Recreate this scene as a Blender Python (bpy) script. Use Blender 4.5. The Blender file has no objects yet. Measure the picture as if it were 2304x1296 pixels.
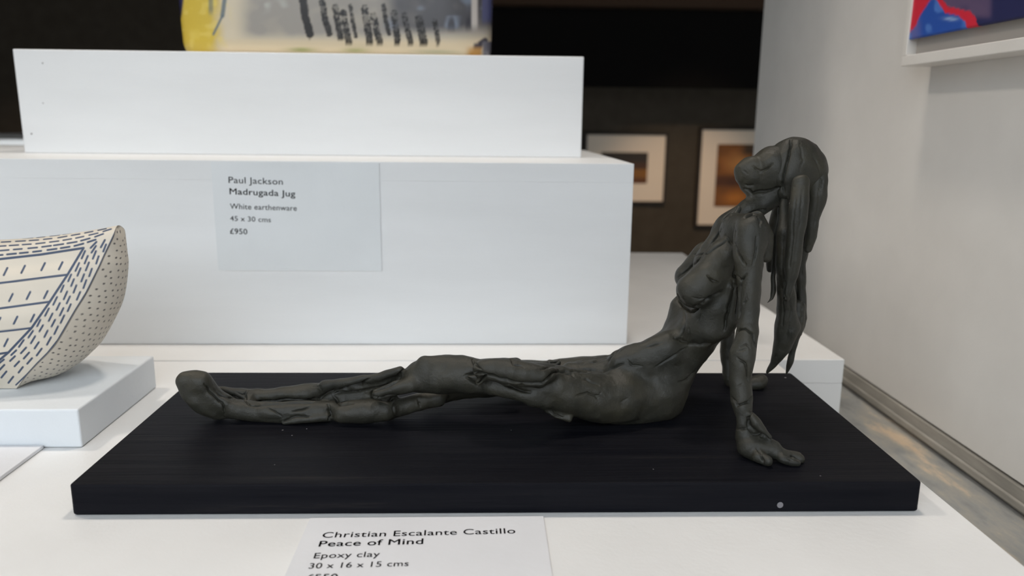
import bpy, bmesh, math
import numpy as np
from mathutils import Matrix, Vector

# ------------------------------------------------------------------ camera
FPX = 1744.19                      # focal length in pixels of a 2304 x 1296 frame
PITCH, YAW, ROLL = 0.210429, 0.037984, 0.010403
CAM = np.array([0.159738, -0.28247, 0.151591])
_F = np.array([math.sin(YAW)*math.cos(PITCH), math.cos(YAW)*math.cos(PITCH), -math.sin(PITCH)])
_R0 = np.array([math.cos(YAW), -math.sin(YAW), 0.0])
_U0 = np.cross(_R0, _F)
_R = math.cos(ROLL)*_R0 + math.sin(ROLL)*_U0
_U = -math.sin(ROLL)*_R0 + math.cos(ROLL)*_U0

def ray(u, v): return _F + _R*((u-1152)/FPX) - _U*((v-648)/FPX)
def aty(u, v, y): d = ray(u, v); return CAM + d*((y-CAM[1])/d[1])
def atz(u, v, z): d = ray(u, v); return CAM + d*((z-CAM[2])/d[2])
def atx(u, v, x): d = ray(u, v); return CAM + d*((x-CAM[0])/d[0])
def pix(P):
    d = np.asarray(P, float)-CAM; z = d @ _F
    return 1152+FPX*(d @ _R)/z, 648-FPX*(d @ _U)/z, z

scene = bpy.context.scene
COL = scene.collection
cd = bpy.data.cameras.new('camera'); cam = bpy.data.objects.new('camera', cd); COL.objects.link(cam)
cd.sensor_width = 36.0; cd.lens = FPX/2304*36.0; cd.clip_start = 0.01; cd.clip_end = 50
cam.matrix_world = Matrix(((_R[0], _U[0], -_F[0], CAM[0]), (_R[1], _U[1], -_F[1], CAM[1]),
                           (_R[2], _U[2], -_F[2], CAM[2]), (0, 0, 0, 1)))
cd.dof.use_dof = True; cd.dof.focus_distance = 0.345; cd.dof.aperture_fstop = 10.5
scene.camera = cam

# ------------------------------------------------------------------ world, lights, exposure
world = bpy.data.worlds.new('world'); scene.world = world; world.use_nodes = True
bgn = world.node_tree.nodes['Background']
bgn.inputs[0].default_value = (0.85, 0.925, 1.0, 1); bgn.inputs[1].default_value = 3.0
vs = scene.view_settings
vs.view_transform = 'Standard'; vs.look = 'None'; vs.gamma = 1.0; vs.use_curve_mapping = False
vs.exposure = 0.15

def spot(name, loc, target, energy, color, radius, angle=70, blend=0.6):
    ld = bpy.data.lights.new(name, 'SPOT'); ld.energy = energy; ld.color = color
    ld.shadow_soft_size = radius; ld.spot_size = math.radians(angle); ld.spot_blend = blend
    o = bpy.data.objects.new(name, ld); COL.objects.link(o); o.location = loc
    o.rotation_euler = (Vector(target)-Vector(loc)).to_track_quat('-Z', 'Y').to_euler()
    return o
WARM = (1.0, 0.90, 0.79)
spot('track_spot', (-0.48, 0.235, 0.98), (0.00, 0.22, 0.0), 10.5, WARM, 0.045, 62)
spot('track_spot', (0.24, 0.245, 1.05), (0.16, 0.22, 0.0), 12.5, WARM, 0.06, 62)
spot('picture_spot', (0.95, 1.6, 1.15), (1.12, 3.5, -0.34), 74, (1.0, 0.74, 0.50), 0.05, 27, 0.9)
spot('picture_spot', (-1.6, 1.9, 1.15), (-2.0, 3.5, -0.25), 20, (1.0, 0.74, 0.58), 0.05, 26, 0.9)

# ------------------------------------------------------------------ materials
def lin(c):
    c = np.asarray(c, float)/255.0
    return np.where(c <= 0.04045, c/12.92, ((c+0.055)/1.055)**2.4)
def rgba(c): return tuple(lin(c))+(1.0,)

def new_mat(name, col, rough=0.5, spec=0.5):
    m = bpy.data.materials.new(name); m.use_nodes = True
    b = m.node_tree.nodes['Principled BSDF']
    b.inputs['Base Color'].default_value = rgba(col)
    b.inputs['Roughness'].default_value = rough
    b.inputs['Specular IOR Level'].default_value = spec
    return m, m.node_tree, b

def noise_node(nt, scale, detail=4, rough=0.55, stretch=None, coord='Object'):
    tc = nt.nodes.new('ShaderNodeTexCoord'); n = nt.nodes.new('ShaderNodeTexNoise')
    n.inputs['Scale'].default_value = scale; n.inputs['Detail'].default_value = detail
    n.inputs['Roughness'].default_value = rough
    if stretch:
        mp = nt.nodes.new('ShaderNodeMapping'); mp.inputs['Scale'].default_value = stretch
        nt.links.new(tc.outputs[coord], mp.inputs[0]); nt.links.new(mp.outputs[0], n.inputs['Vector'])
    else:
        nt.links.new(tc.outputs[coord], n.inputs['Vector'])
    return n

def ramp_color(nt, b, src, stops):
    r = nt.nodes.new('ShaderNodeValToRGB')
    while len(r.color_ramp.elements) < len(stops): r.color_ramp.elements.new(0.5)
    for e, (p, c) in zip(r.color_ramp.elements, stops): e.position = p; e.color = rgba(c)
    nt.links.new(src.outputs[0], r.inputs[0])
    if b is not None: nt.links.new(r.outputs[0], b.inputs['Base Color'])
    return r

def bump(nt, b, src, strength, dist):
    bp = nt.nodes.new('ShaderNodeBump'); bp.inputs['Strength'].default_value = strength
    bp.inputs['Distance'].default_value = dist
    nt.links.new(src.outputs[0], bp.inputs['Height'])
    prev = b.inputs['Normal'].links
    if prev: nt.links.new(prev[0].from_socket, bp.inputs['Normal'])
    nt.links.new(bp.outputs[0], b.inputs['Normal'])

def white_paint(name, col, stretch=(1, 1, 1), spec=0.35, rough=0.55):
    m, nt, b = new_mat(name, col, rough, spec)
    c = np.array(col)
    n = noise_node(nt, 18, 3, 0.5, stretch)
    ramp_color(nt, b, n, [(0.3, c-4), (0.7, np.minimum(c+3, 255))])
    n2 = noise_node(nt, 260, 5, 0.6, stretch); bump(nt, b, n2, 0.25, 0.0006)
    return m
M_TABLE = white_paint('white_gloss_board', (232, 231, 229), (1, 1, 1), 0.4, 0.35)
M_PLINTH = white_paint('white_brushed_paint', (230, 231, 231), (0.3, 1, 1.6))
M_COOL = white_paint('cool_white_paint', (221, 225, 228))
M_WALL = white_paint('off_white_wall_paint', (224, 221, 216), (1, 1, 1), 0.2, 0.8)
M_FRAMEW = white_paint('white_frame_paint', (226, 222, 216), (1, 1, 1), 0.4, 0.45)
M_CARD = white_paint('white_card', (220, 220, 222), (1, 1, 1), 0.2, 0.7)
M_CARDB = white_paint('white_paper_label', (224, 227, 228), (1, 1, 1), 0.2, 0.7)
M_INK = new_mat('dark_ink', (74, 74, 78), 0.7, 0.2)[0]
M_INKB = new_mat('grey_ink', (96, 98, 102), 0.7, 0.2)[0]
M_INKBB = new_mat('grey_bold_ink', (66, 68, 72), 0.7, 0.2)[0]
M_HOLE = new_mat('nail_hole_filler', (120, 116, 112), 0.8, 0.1)[0]

def black_board_mat():
    m, nt, b = new_mat('black_stained_wood', (24, 23, 24), 0.5, 0.06)
    n = noise_node(nt, 130, 7, 0.7, (0.06, 1.6, 1.6))
    ramp_color(nt, b, n, [(0.3, (13, 14, 20)), (0.62, (23, 23, 27)), (0.8, (44, 41, 40))])
    n2 = noise_node(nt, 300, 4, 0.6, (0.06, 1.5, 1.5)); bump(nt, b, n2, 0.5, 0.0005)
    n3 = noise_node(nt, 40, 3); bump(nt, b, n3, 0.15, 0.001)
    return m
M_BOARD = black_board_mat()
M_CHIP = new_mat('bare_wood_chip', (120, 118, 122), 0.8, 0.2)[0]

def clay_mat():
    m, nt, b = new_mat('grey_epoxy_clay', (70, 70, 66), 0.48, 0.36)
    n = noise_node(nt, 45, 5, 0.6)
    ramp_color(nt, b, n, [(0.28, (39, 40, 36)), (0.55, (49, 48, 41)), (0.75, (60, 57, 46))])
    n2 = noise_node(nt, 170, 7, 0.65); bump(nt, b, n2, 0.55, 0.0012)
    n3 = noise_node(nt, 900, 4, 0.6); bump(nt, b, n3, 0.25, 0.0003)
    return m
M_CLAY = clay_mat()

def sill_mat():
    m, nt, b = new_mat('grey_concrete', (118, 116, 110), 0.8, 0.12)
    n = noise_node(nt, 20, 8, 0.66, (2.0, 0.6, 1))
    ramp_color(nt, b, n, [(0.28, (112, 113, 112)), (0.48, (152, 152, 149)), (0.56, (164, 160, 152)), (0.68, (212, 190, 164))])
    n2 = noise_node(nt, 160, 5); bump(nt, b, n2, 0.3, 0.001)
    return m
M_SILL = sill_mat()
def skirting_mat():
    m, nt, b = new_mat('worn_grey_skirting', (150, 146, 138), 0.7, 0.25)
    n = noise_node(nt, 30, 5, 0.6, (1, 0.35, 2)); ramp_color(nt, b, n, [(0.3, (128, 125, 118)), (0.7, (172, 167, 158))])
    return m
M_SKIRT = skirting_mat()
M_DARK = white_paint('charcoal_gallery_wall', (72, 65, 56), (1, 1, 1), 0.1, 0.8)
M_CEIL = new_mat('black_ceiling_paint', (16, 14, 13), 0.9, 0.1)[0]
M_GFLOOR = new_mat('dark_gallery_floor', (60, 54, 48), 0.6, 0.3)[0]
M_STREET = new_mat('added_house_front', (120, 106, 94), 0.9, 0.1)[0]
M_BEAM = new_mat('dark_timber', (62, 44, 30), 0.7, 0.2)[0]
M_BFRAME = new_mat('dark_picture_frame', (38, 30, 24), 0.5, 0.3)[0]
M_BACK = new_mat('shade_toned_backing', (176, 170, 163), 0.8, 0.2)[0]  # backing toned grey: shadow inside the frame is put into its colour
M_MAT = new_mat('cream_picture_mount', (226, 210, 190), 0.8, 0.2)[0]

def vcol_mat(name, rough, spec, bump_s=0.0):
    m, nt, b = new_mat(name, (200, 200, 200), rough, spec)
    a = nt.nodes.new('ShaderNodeVertexColor'); a.layer_name = 'paint'
    nt.links.new(a.outputs[0], b.inputs['Base Color'])
    if bump_s:
        n = noise_node(nt, 300, 4); bump(nt, b, n, bump_s, 0.0004)
    return m
M_BOWL = vcol_mat('decorated_stoneware', 0.55, 0.35, 0.2)
M_JUG = vcol_mat('painted_earthenware_glaze', 0.25, 0.5, 0.15)
M_PRINT = vcol_mat('picture_print', 0.5, 0.3)
M_PAINTING = vcol_mat('abstract_painting', 0.5, 0.3)

# ------------------------------------------------------------------ object helpers
def tag(o, label=None, cat=None, group=None, kind=None):
    if label: o['label'] = label
    if cat: o['category'] = cat
    if group: o['group'] = group
    if kind: o['kind'] = kind
    return o
def empty(name, loc):
    o = bpy.data.objects.new(name, None); COL.objects.link(o); o.location = loc
    o.empty_display_size = 0.02
    return o
def mesh_obj(name, verts, faces, mat, parent=None, smooth=False, colors=None):
    me = bpy.data.meshes.new(name); verts = np.asarray(verts, np.float64)
    off = np.array(parent.location) if parent is not None else np.zeros(3)
    P = parent.parent if parent is not None else None
    while P is not None: off = off+np.array(P.location); P = P.parent
    v = verts-off
    if isinstance(faces, np.ndarray):
        me.vertices.add(len(v)); me.vertices.foreach_set('co', v.astype(np.float32).ravel())
        n, k = faces.shape
        me.loops.add(n*k); me.loops.foreach_set('vertex_index', faces.astype(np.int32).ravel())
        me.polygons.add(n); me.polygons.foreach_set('loop_start', np.arange(n, dtype=np.int32)*k)
        me.update(calc_edges=True); me.validate()
    else:
        me.from_pydata([tuple(p) for p in v], [], faces); me.update()
    if colors is not None:
        at = me.color_attributes.new('paint', 'FLOAT_COLOR', 'POINT')
        c4 = np.ones((len(v), 4), np.float32); c4[:, :3] = colors
        at.data.foreach_set('color', c4.ravel())
    if smooth: me.polygons.foreach_set('use_smooth', np.ones(len(me.polygons), bool))
    me.materials.append(mat)
    o = bpy.data.objects.new(name, me); COL.objects.link(o)
    if parent is not None: o.parent = parent
    return o
def box(name, x0, x1, y0, y1, z0, z1, mat, parent=None, bev=0.0, yaw=0.0, seg=3, pivot=None):
    bm = bmesh.new(); bmesh.ops.create_cube(bm, size=1.0)
    for v in bm.verts:
        v.co = Vector(((x0+x1)/2+v.co.x*(x1-x0), (y0+y1)/2+v.co.y*(y1-y0), (z0+z1)/2+v.co.z*(z1-z0)))
    if bev > 0: bmesh.ops.bevel(bm, geom=bm.edges[:], offset=bev, segments=seg, profile=0.5, affect='EDGES')
    if yaw: bmesh.ops.rotate(bm, verts=bm.verts[:], cent=pivot or (0, 0, 0), matrix=Matrix.Rotation(yaw, 3, 'Z'))
    off = Vector((0, 0, 0)); P = parent
    while P is not None: off = off+P.location; P = P.parent
    for v in bm.verts: v.co = v.co-off
    me = bpy.data.meshes.new(name); bm.to_mesh(me); bm.free(); me.materials.append(mat)
    if bev > 0: me.polygons.foreach_set('use_smooth', np.zeros(len(me.polygons), bool))
    o = bpy.data.objects.new(name, me); COL.objects.link(o)
    if parent is not None: o.parent = parent
    return o
def center_origin(o):
    # move a top-level mesh's origin to the centre of its base
    me = o.data; n = len(me.vertices); co = np.zeros(n*3, np.float32); me.vertices.foreach_get('co', co); co = co.reshape(-1, 3)
    c = (co.min(0)+co.max(0))/2; c[2] = co[:, 2].min()
    me.vertices.foreach_set('co', (co-c).ravel().astype(np.float32)); o.location = [float(a) for a in c]; me.update()
    return o

# numpy value noise (2-D / 3-D) used for painted decoration and clay lumps
def _hash(ix, iy, iz, seed):
    h = (ix.astype(np.int64)*374761393+iy.astype(np.int64)*668265263+iz.astype(np.int64)*2147483647+seed*1442695) & 0xffffffff
    h = ((h ^ (h >> 13))*1274126177) & 0xffffffff
    return ((h ^ (h >> 16)) & 0xffff)/65535.0
def vnoise(p, seed=0):
    p = np.asarray(p, float); i = np.floor(p); f = p-i; f = f*f*(3-2*f); out = 0
    for dx in (0, 1):
        for dy in (0, 1):
            for dz in (0, 1):
                w = (f[:, 0] if dx else 1-f[:, 0])*(f[:, 1] if dy else 1-f[:, 1])*(f[:, 2] if dz else 1-f[:, 2])
                out = out+w*_hash(i[:, 0]+dx, i[:, 1]+dy, i[:, 2]+dz, seed)
    return out
def vn2(u, v, seed=0): return vnoise(np.stack([u, v, np.full_like(u, 0.37)], 1), seed)
def seg_dist(u, v, a, b):
    ax, ay = a; bx, by = b; dx, dy = bx-ax, by-ay; L = dx*dx+dy*dy+1e-9
    t = np.clip(((u-ax)*dx+(v-ay)*dy)/L, 0, 1)
    return np.hypot(u-ax-t*dx, v-ay-t*dy)
def sstep(a, b, x):
    t = np.clip((x-a)/(b-a), 0, 1); return t*t*(3-2*t)

# ------------------------------------------------------------------ the setting
SILL = -0.066
WX = 0.47
tag(box('floor', -3.0, 3.0, -0.80, 0.66, SILL-0.04, SILL, M_SILL), 'grey stained concrete window sill under the white plinths', None, None, 'structure')
tag(box('wall_right', WX, WX+0.05, -0.80, 0.612, -0.049, 1.4, M_WALL), 'off-white painted partition wall beside the display', None, None, 'structure')
tr = tag(box('trim_1', WX-0.002, WX+0.045, -0.80, 0.612, SILL+0.0015, -0.0508, M_SKIRT), 'worn grey skirting strip along the foot of the right wall', None, None, 'structure')
box('bead', WX-0.0045, WX-0.0022, -0.80, 0.612, SILL+0.0035, SILL+0.0085, M_SKIRT, tr, 0.0008)
YB = 3.5
tag(box('wall_back', -3.2, 3.2, YB, YB+0.1, -0.95, 1.5, M_DARK), 'charcoal gallery wall behind the framed prints', None, None, 'structure')
tag(box('wall_left', -3.1, -3.0, -0.80, YB, -0.95, 1.5, M_DARK), 'charcoal side wall of the gallery', None, None, 'structure')
tag(box('ceiling', -0.95, WX+0.05, -0.80, 0.66, 1.32, 1.38, M_PLINTH), 'added unseen white soffit bouncing soft fill onto the window display', None, None, 'structure')  # added out of view to bounce soft fill down on the display
tag(box('ceiling', -3.2, 3.2, -0.80, YB, 1.4, 1.5, M_CEIL), 'black painted gallery ceiling', None, None, 'structure')
tag(box('wall_far', 3.0, 3.1, 0.66, YB, -0.95, 1.5, M_DARK), 'charcoal wall closing the gallery on the right', None, None, 'structure')
tag(box('floor', -3.0, 3.0, 0.66, YB, -0.95, -0.90, M_GFLOOR), 'dark gallery floor behind the display', None, None, 'structure')
tag(box('wall_left', -0.95, -0.90, -0.80, 0.66, SILL, 1.4, M_WALL), 'added unseen off-white partition narrowing the daylight opening on the left', None, None, 'structure')  # unseen, put in to let less daylight through to the far wall
tag(box('wall_front_added', -3.1, -0.90, -0.86, -0.80, -0.95, 1.5, M_WALL), 'added unseen pier beside the shop window, narrowing the daylight', None, None, 'structure')  # unseen piers and lintel added to keep window light off the far wall
tag(box('wall_front_added', WX+0.05, 3.1, -0.86, -0.80, -0.95, 1.5, M_WALL), 'added unseen pier at the other side of the shop window, narrowing the daylight', None, None, 'structure')
tag(box('wall_front_added', -0.90, WX+0.05, -0.86, -0.80, 1.05, 1.5, M_WALL), 'added unseen lintel over the shop window, lowering the daylight opening', None, None, 'structure')
tag(box('pavement', -12, 12, -14, -0.86, -1.0, -0.95, M_GFLOOR), 'added unseen dark pavement outside the shop window, dimming light from below', None, None, 'structure')  # unseen ground added so little light comes from below the horizon
tag(box('wall_street_added', -14, 14, -9.3, -9.0, -1.0, 1.5, M_STREET), 'added unseen brown house front across the street, blocking low sky', None, None, 'structure')  # unseen, added to block low sky so light falls more from above
# timber beam across the top of the far wall
zb = aty(1400, 14, 3.1)[2]
tag(box('trim_2', -0.25, 3.0, 3.1, 3.18, zb, zb+0.16, M_BEAM), 'dark timber beam across the black back of the gallery', None, None, 'structure')

zk = aty(1450, 196, 3.2)[2]
tag(box('trim_3', -0.25, 3.0, 3.2, 3.28, zk, 1.4, M_CEIL), 'black bulkhead above the charcoal picture wall', None, None, 'structure')

# ------------------------------------------------------------------ tables and plinths
TX = 0.3513
t = empty('display_table', (0.0, 0.0, SILL))
box('top_board', -0.62, TX, -0.22, 0.2005, -0.012, 0.0, M_TABLE, t, 0.0006)
box('body', -0.62, TX, -0.22, 0.2005, SILL, -0.0123, M_TABLE, t, 0.0006)
tag(t, 'low white gloss display table under the black board', 'display table')
t = empty('display_platform', (0.0, 0.4, SILL))
box('top_board', -0.62, 0.3995, 0.2022, 0.632, -0.0165, 0.0, M_TABLE, t, 0.0005)
box('body', -0.62, 0.3995, 0.2022, 0.632, SILL, -0.0166, M_TABLE, t, 0.0004)
tag(t, 'wide white platform behind the table, carrying the stacked plinths', 'platform')

LY, LX1, LZ = 0.238, 0.2603, 0.1253
t = empty('plinth', (-0.15, 0.36, 0.0))
sx = LX1-0.0205
box('top_board', -0.56, LX1, LY+0.0002, 0.50, LZ-0.0125, LZ, M_PLINTH, t, 0.0002)
box('front_board', -0.56, sx, LY+0.0002, LY+0.018, 0.0004, LZ-0.0125, M_PLINTH, t, 0.0001)
box('side_board', sx, LX1, LY+0.0002, 0.50, 0.0004, LZ-0.0125, M_PLINTH, t, 0.0001)
box('back_board', -0.56, sx, 0.485, 0.50, 0.0004, LZ-0.01255, M_PLINTH, t, 0.0005)
tag(t, 'long white painted plinth with a price label on its front', 'plinth')
UY, UX0, UX1, UZ = 0.3229, -0.1858, 0.2352, 0.2006
t = empty('plinth', ((UX0+UX1)/2, 0.39, LZ))
body = box('body', UX0, UX1, UY, 0.47, LZ+0.0001, UZ, M_PLINTH, t, 0.0008)
def disc(name, c, r, nrm, mat, parent, n=10, th=0.0004):
    nrm = Vector(nrm).normalized(); a = nrm.orthogonal().normalized(); b = nrm.cross(a); c = Vector(c); V = []
    for k in range(n):
        an = 2*math.pi*k/n; V.append(c+(a*math.cos(an)+b*math.sin(an))*r)
    V2 = [p+nrm*th for p in V]; V = V+V2
    F = [list(range(n, 2*n)), list(range(n-1, -1, -1))]+[[k, (k+1) % n, n+(k+1) % n, n+k] for k in range(n)]
    return mesh_obj(name, V, F, mat, parent)
for (u, v, r) in ((71, 301, 0.0006), (97, 232, 0.0004), (96, 142, 0.0005)):
    disc('nail_hole', aty(u, v, UY-0.0001), r, (0, -1, 0), M_HOLE, t, th=0.0002)
tag(t, 'short white plinth standing on the long plinth, under the painted jug', 'plinth')
SZ = 0.0192
slab = center_origin(box('plinth_slab', -0.30, -0.0282, 0.0648, 0.1497, 0.0002, SZ, M_COOL, None, 0.0010))
tag(slab, 'low white slab lying on the table under the patterned vessel', 'plinth')
# white plinth further back in the gallery
p0 = aty(0, 312, 1.05)
gp = center_origin(box('gallery_plinth', -1.25, -0.35, 1.05, 1.5, -0.90, float(p0[2]), M_WALL, None, 0.003))
tag(gp, 'tall grey-white plinth standing in the dark gallery behind the display', 'plinth')

# ------------------------------------------------------------------ black board
BT, BYAW = 0.012924, -0.007629
bm = bmesh.new(); bmesh.ops.create_cube(bm, size=1.0)
for v in bm.verts: v.co = Vector((0.1675+v.co.x*0.335, 0.069+v.co.y*0.138, BT/2+v.co.z*BT))
vert_e = [e for e in bm.edges if abs(e.verts[0].co.z-e.verts[1].co.z) > 0.005]
bmesh.ops.bevel(bm, geom=vert_e, offset=0.0018, segments=4, profile=0.5, affect='EDGES')
hor = [e for e in bm.edges if abs(e.verts[0].co.z-e.verts[1].co.z) < 1e-5 and e.calc_face_angle(0) > 0.5]
bmesh.ops.bevel(bm, geom=hor, offset=0.0009, segments=3, profile=0.5, affect='EDGES')
bmesh.ops.rotate(bm, verts=bm.verts[:], cent=(0, 0, 0), matrix=Matrix.Rotation(BYAW, 3, 'Z'))
for v in bm.verts: v.co.z += 0.0002
me = bpy.data.meshes.new('display_board'); bm.to_mesh(me); bm.free(); me.materials.append(M_BOARD)
bo = bpy.data.objects.new('display_board', me); COL.objects.link(bo); center_origin(bo)
tag(bo, 'black stained wooden board carrying the reclining clay figure', 'board')
bpy.context.view_layer.update()
def chip(u, v, r):
    ang = BYAW; p = aty(u, v, 0.0); y = math.tan(ang)*p[0]-0.0001
    p = aty(u, v, y); return disc('paint_chip', p, r, (0, -1, 0), M_CHIP, bo, 9, 0.0002)
chip(1755, 1136, 0.0013)
ZT = BT+0.0002                                     # top of the board
for (u, v, r) in ((1767, 850, .0007), (636, 968, .0005), (657, 980, .0004), (690, 965, .0003), (618, 1046, .0003), (1846, 1071, .0004), (1470, 1056, .0003), (1150, 968, .0003)):
    disc('paint_chip', atz(u, v, ZT-0.00005), r*0.9, (0, 0, 1), M_CHIP, bo, 7, 0.0001)

# ------------------------------------------------------------------ label cards with print
def text_mesh(s, bold):
    cu = bpy.data.curves.new('t', 'FONT'); cu.body = s; cu.fill_mode = 'BOTH'; cu.resolution_u = 4
    cu.space_character = 1.04
    o = bpy.data.objects.new('t', cu); COL.objects.link(o); bpy.context.view_layer.update()
    me = bpy.data.meshes.new_from_object(o); bpy.data.objects.remove(o)
    co = np.array([v.co[:] for v in me.vertices]); fs = [list(p.vertices) for p in me.polygons]
    if bold:                                       # heavier strokes: the outline struck three times
        n = len(co); st = [(0, 0, 0), (0.022, 0, 0.0002), (0.011, 0.012, 0.0004)]
        co = np.concatenate([co+np.array(q) for q in st]); fs = [[i+n*k for i in f] for k in range(3) for f in fs]
    bpy.data.meshes.remove(me)
    if not bold:
        n = len(co); co = np.concatenate([co, co+np.array((0.009, 0.003, 0.0002))]); fs = fs+[[i+n for i in f] for f in fs]
    return co, fs
CAPH = None
def put_text(s, A, B, C, nrm, mat, parent, bold=False):
    # A, B: baseline ends in the world, C: point one cap height above A
    global CAPH
    if CAPH is None:
        c, _ = text_mesh('H', False); CAPH = c[:, 1].max()
    co, fs = text_mesh(s, bold)
    x0, x1 = co[:, 0].min(), co[:, 0].max(); A, B, C = (np.asarray(q, float) for q in (A, B, C))
    ex = (B-A)/(x1-x0); n = np.asarray(nrm, float)
    up = np.cross(n, (B-A)/np.linalg.norm(B-A)); h = abs((C-A) @ up); ey = up*h/CAPH
    P = A+np.outer(co[:, 0]-x0, ex)+np.outer(co[:, 1], ey)+n*0.00012
    return mesh_obj('printed_line', P, fs, mat, parent)

# table label
z = 0.0006
a = empty('label_card', (0.138, -0.04, 0.0))
box('paper', 0.0928, 0.1835, -0.079, -0.0042, 0.0002, z, M_CARD, a)
for s, u0, v0, u1, v1, ch, bold, m in (
        ('Christian Escalante Castillo', 724, 1210.5, 1160, 1200.5, 12.0, False, M_INK),
        ('Peace of Mind', 716, 1230.5, 952, 1224.5, 12.5, True, M_INK),
        ('Epoxy clay', 705, 1257, 854, 1253, 12.0, False, M_INK),
        ('30 x 16 x 15 cms', 693.6, 1280, 919, 1274, 12.0, False, M_INK),
        ('£550', 686, 1307, 758, 1305, 13.5, True, M_INK)):
    put_text(s, atz(u0, v0, z), atz(u1, v1, z), atz(u0, v0-ch, z), (0, 0, 1), m, a, bold)
tag(a, 'white printed card naming the clay figure, lying on the table before the board', 'label')
# plinth label
a = empty('label_card', (0.036, LY, 0.05)); y = LY-0.0006
c0, c1 = aty(474, 362, y), aty(859, 610, y)
box('paper', c0[0], c1[0], y, LY-0.00005, c1[2], LZ-0.0009, M_CARDB, a)
for s, u0, v0, u1, v1, ch, bold, m in (
        ('Paul Jackson', 514.5, 411.5, 636.6, 415.6, 14.0, False, M_INKB),
        ('Madrugada Jug', 516.7, 437, 664.7, 442.6, 13.5, True, M_INKBB),
        ('White earthenware', 517.8, 469.8, 668, 474.3, 12, False, M_INKB),
        ('45 x 30 cms', 518, 496.7, 609.6, 500, 11, False, M_INKB),
        ('£950', 517.8, 526, 556.7, 527.2, 12, True, M_INKBB)):
    put_text(s, aty(u0, v0, y), aty(u1, v1, y), aty(u0, v0-ch, y), (0, -1, 0), m, a, bold)
tag(a, 'white printed price label fixed to the front of the long plinth', 'label')
fc = box('foam_board_card', -0.16, -0.0455, -0.03, 0.0642, 0.0002, 0.0019, M_CARD, None, 0.0003)
tag(center_origin(fc), 'blank white foam board card lying before the low slab', 'card')

# ------------------------------------------------------------------ pictures on the far wall
def grid_obj(name, O, ex, ey, nx, ny, colfn, mat, parent, th, nrm):
    s, tt = np.meshgrid(np.linspace(0, 1, nx), np.linspace(0, 1, ny)); s = s.ravel(); tt = tt.ravel()
    P = O+np.outer(s, ex)+np.outer(tt, ey); i = np.arange(nx*ny).reshape(ny, nx)
    F = np.stack([i[:-1, :-1].ravel(), i[:-1, 1:].ravel(), i[1:, 1:].ravel(), i[1:, :-1].ravel()], 1)
    n = len(P); nrm = np.asarray(nrm, float)
    Q = P-nrm*th; rim = np.concatenate([i[0, :], i[1:, -1], i[-1, -2::-1], i[-2:0:-1, 0]])
    rn = np.roll(rim, -1)
    F = np.concatenate([F, F[:, ::-1]+n, np.stack([rim, rim+n, rn+n, rn], 1)])
    c = colfn(s, tt); return mesh_obj(name, np.concatenate([P, Q]), F, mat, parent, False, np.concatenate([c, c]))
def mixc(c, col, m): return c*(1-m[:, None])+lin(col)*m[:, None]
def print_a(s, t):
    c = np.tile(lin((70, 40, 14)), (len(s), 1)); n = vn2(s*5, t*9, 3)
    c = mixc(c, (44, 34, 22), sstep(.62, .75, t)); c = mixc(c, (148, 96, 18), sstep(.5, .42, t)*sstep(.12, .22, t)*(.5+.5*n))
    c = mixc(c, (96, 52, 10), sstep(.2, .1, t)); return c
def print_b(s, t):
    c = np.tile(lin((120, 70, 14)), (len(s), 1)); n = vn2(s*6, t*8, 5)
    c = mixc(c, (176, 120, 60), np.exp(-(((s-.45)/.25)**2+((t-.7)/.15)**2))); c = mixc(c, (170, 104, 30), np.exp(-(((s-.4)/.3)**2+((t-.15)/.1)**2)))
    c = mixc(c, (70, 34, 6), sstep(.12, .05, np.abs(t-.42))*.8); c = mixc(c, (66, 44, 16), sstep(.45, .6, s)*sstep(.8, .88, t))
    return c*(.75+.5*n)[:, None]
def wall_picture(x0, x1, z0, z1, mw, ml, fn, label):
    yw = YB; a = empty('framed_picture', ((x0+x1)/2, yw, z0)); f = 0.012; d = 0.03
    for nm, q in (('frame_bottom', (x0-f, x1+f, z0-f, z0)), ('frame_top', (x0-f, x1+f, z1, z1+f)), ('frame_side', (x0-f, x0, z0, z1)), ('frame_side', (x1, x1+f, z0, z1))):
        box(nm, q[0], q[1], yw-d, yw-0.001, q[2], q[3], M_BFRAME, a, 0.002)
    box('mount', x0, x1, yw-d+0.008, yw-0.002, z0, z1, M_MAT, a)
    px0, px1, pz0, pz1 = ml
    grid_obj('print', np.array([px0, yw-d+0.0065, pz0]), np.array([px1-px0, 0, 0]), np.array([0, 0, pz1-pz0]), 40, 40, fn, M_PRINT, a, 0.001, (0, -1, 0))
    tag(a, label, 'picture')
A0, A1, A2 = aty(1320, 303, YB), aty(1496, 303, YB), aty(1490, 452, YB)
I0, I1, I2 = aty(1352, 342, YB), aty(1456, 342, YB), aty(1453, 412, YB)
wall_picture(A0[0], A1[0], A2[2], A0[2], 0, (I0[0], I1[0], I2[2], I0[2]), print_a, 'small landscape print in a wide cream mount on the charcoal wall')
B0, B2 = aty(1578, 292, YB), aty(1570, 504, YB); bw = 0.40
J0, J2 = aty(1612, 324, YB), aty(1606, 464, YB)
wall_picture(B0[0], B0[0]+bw, B2[2], B0[2], 0, (J0[0], B0[0]+bw-(J0[0]-B0[0]), J2[2], J0[2]), print_b, 'upright amber print in a cream mount, partly hidden by the partition')

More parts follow.
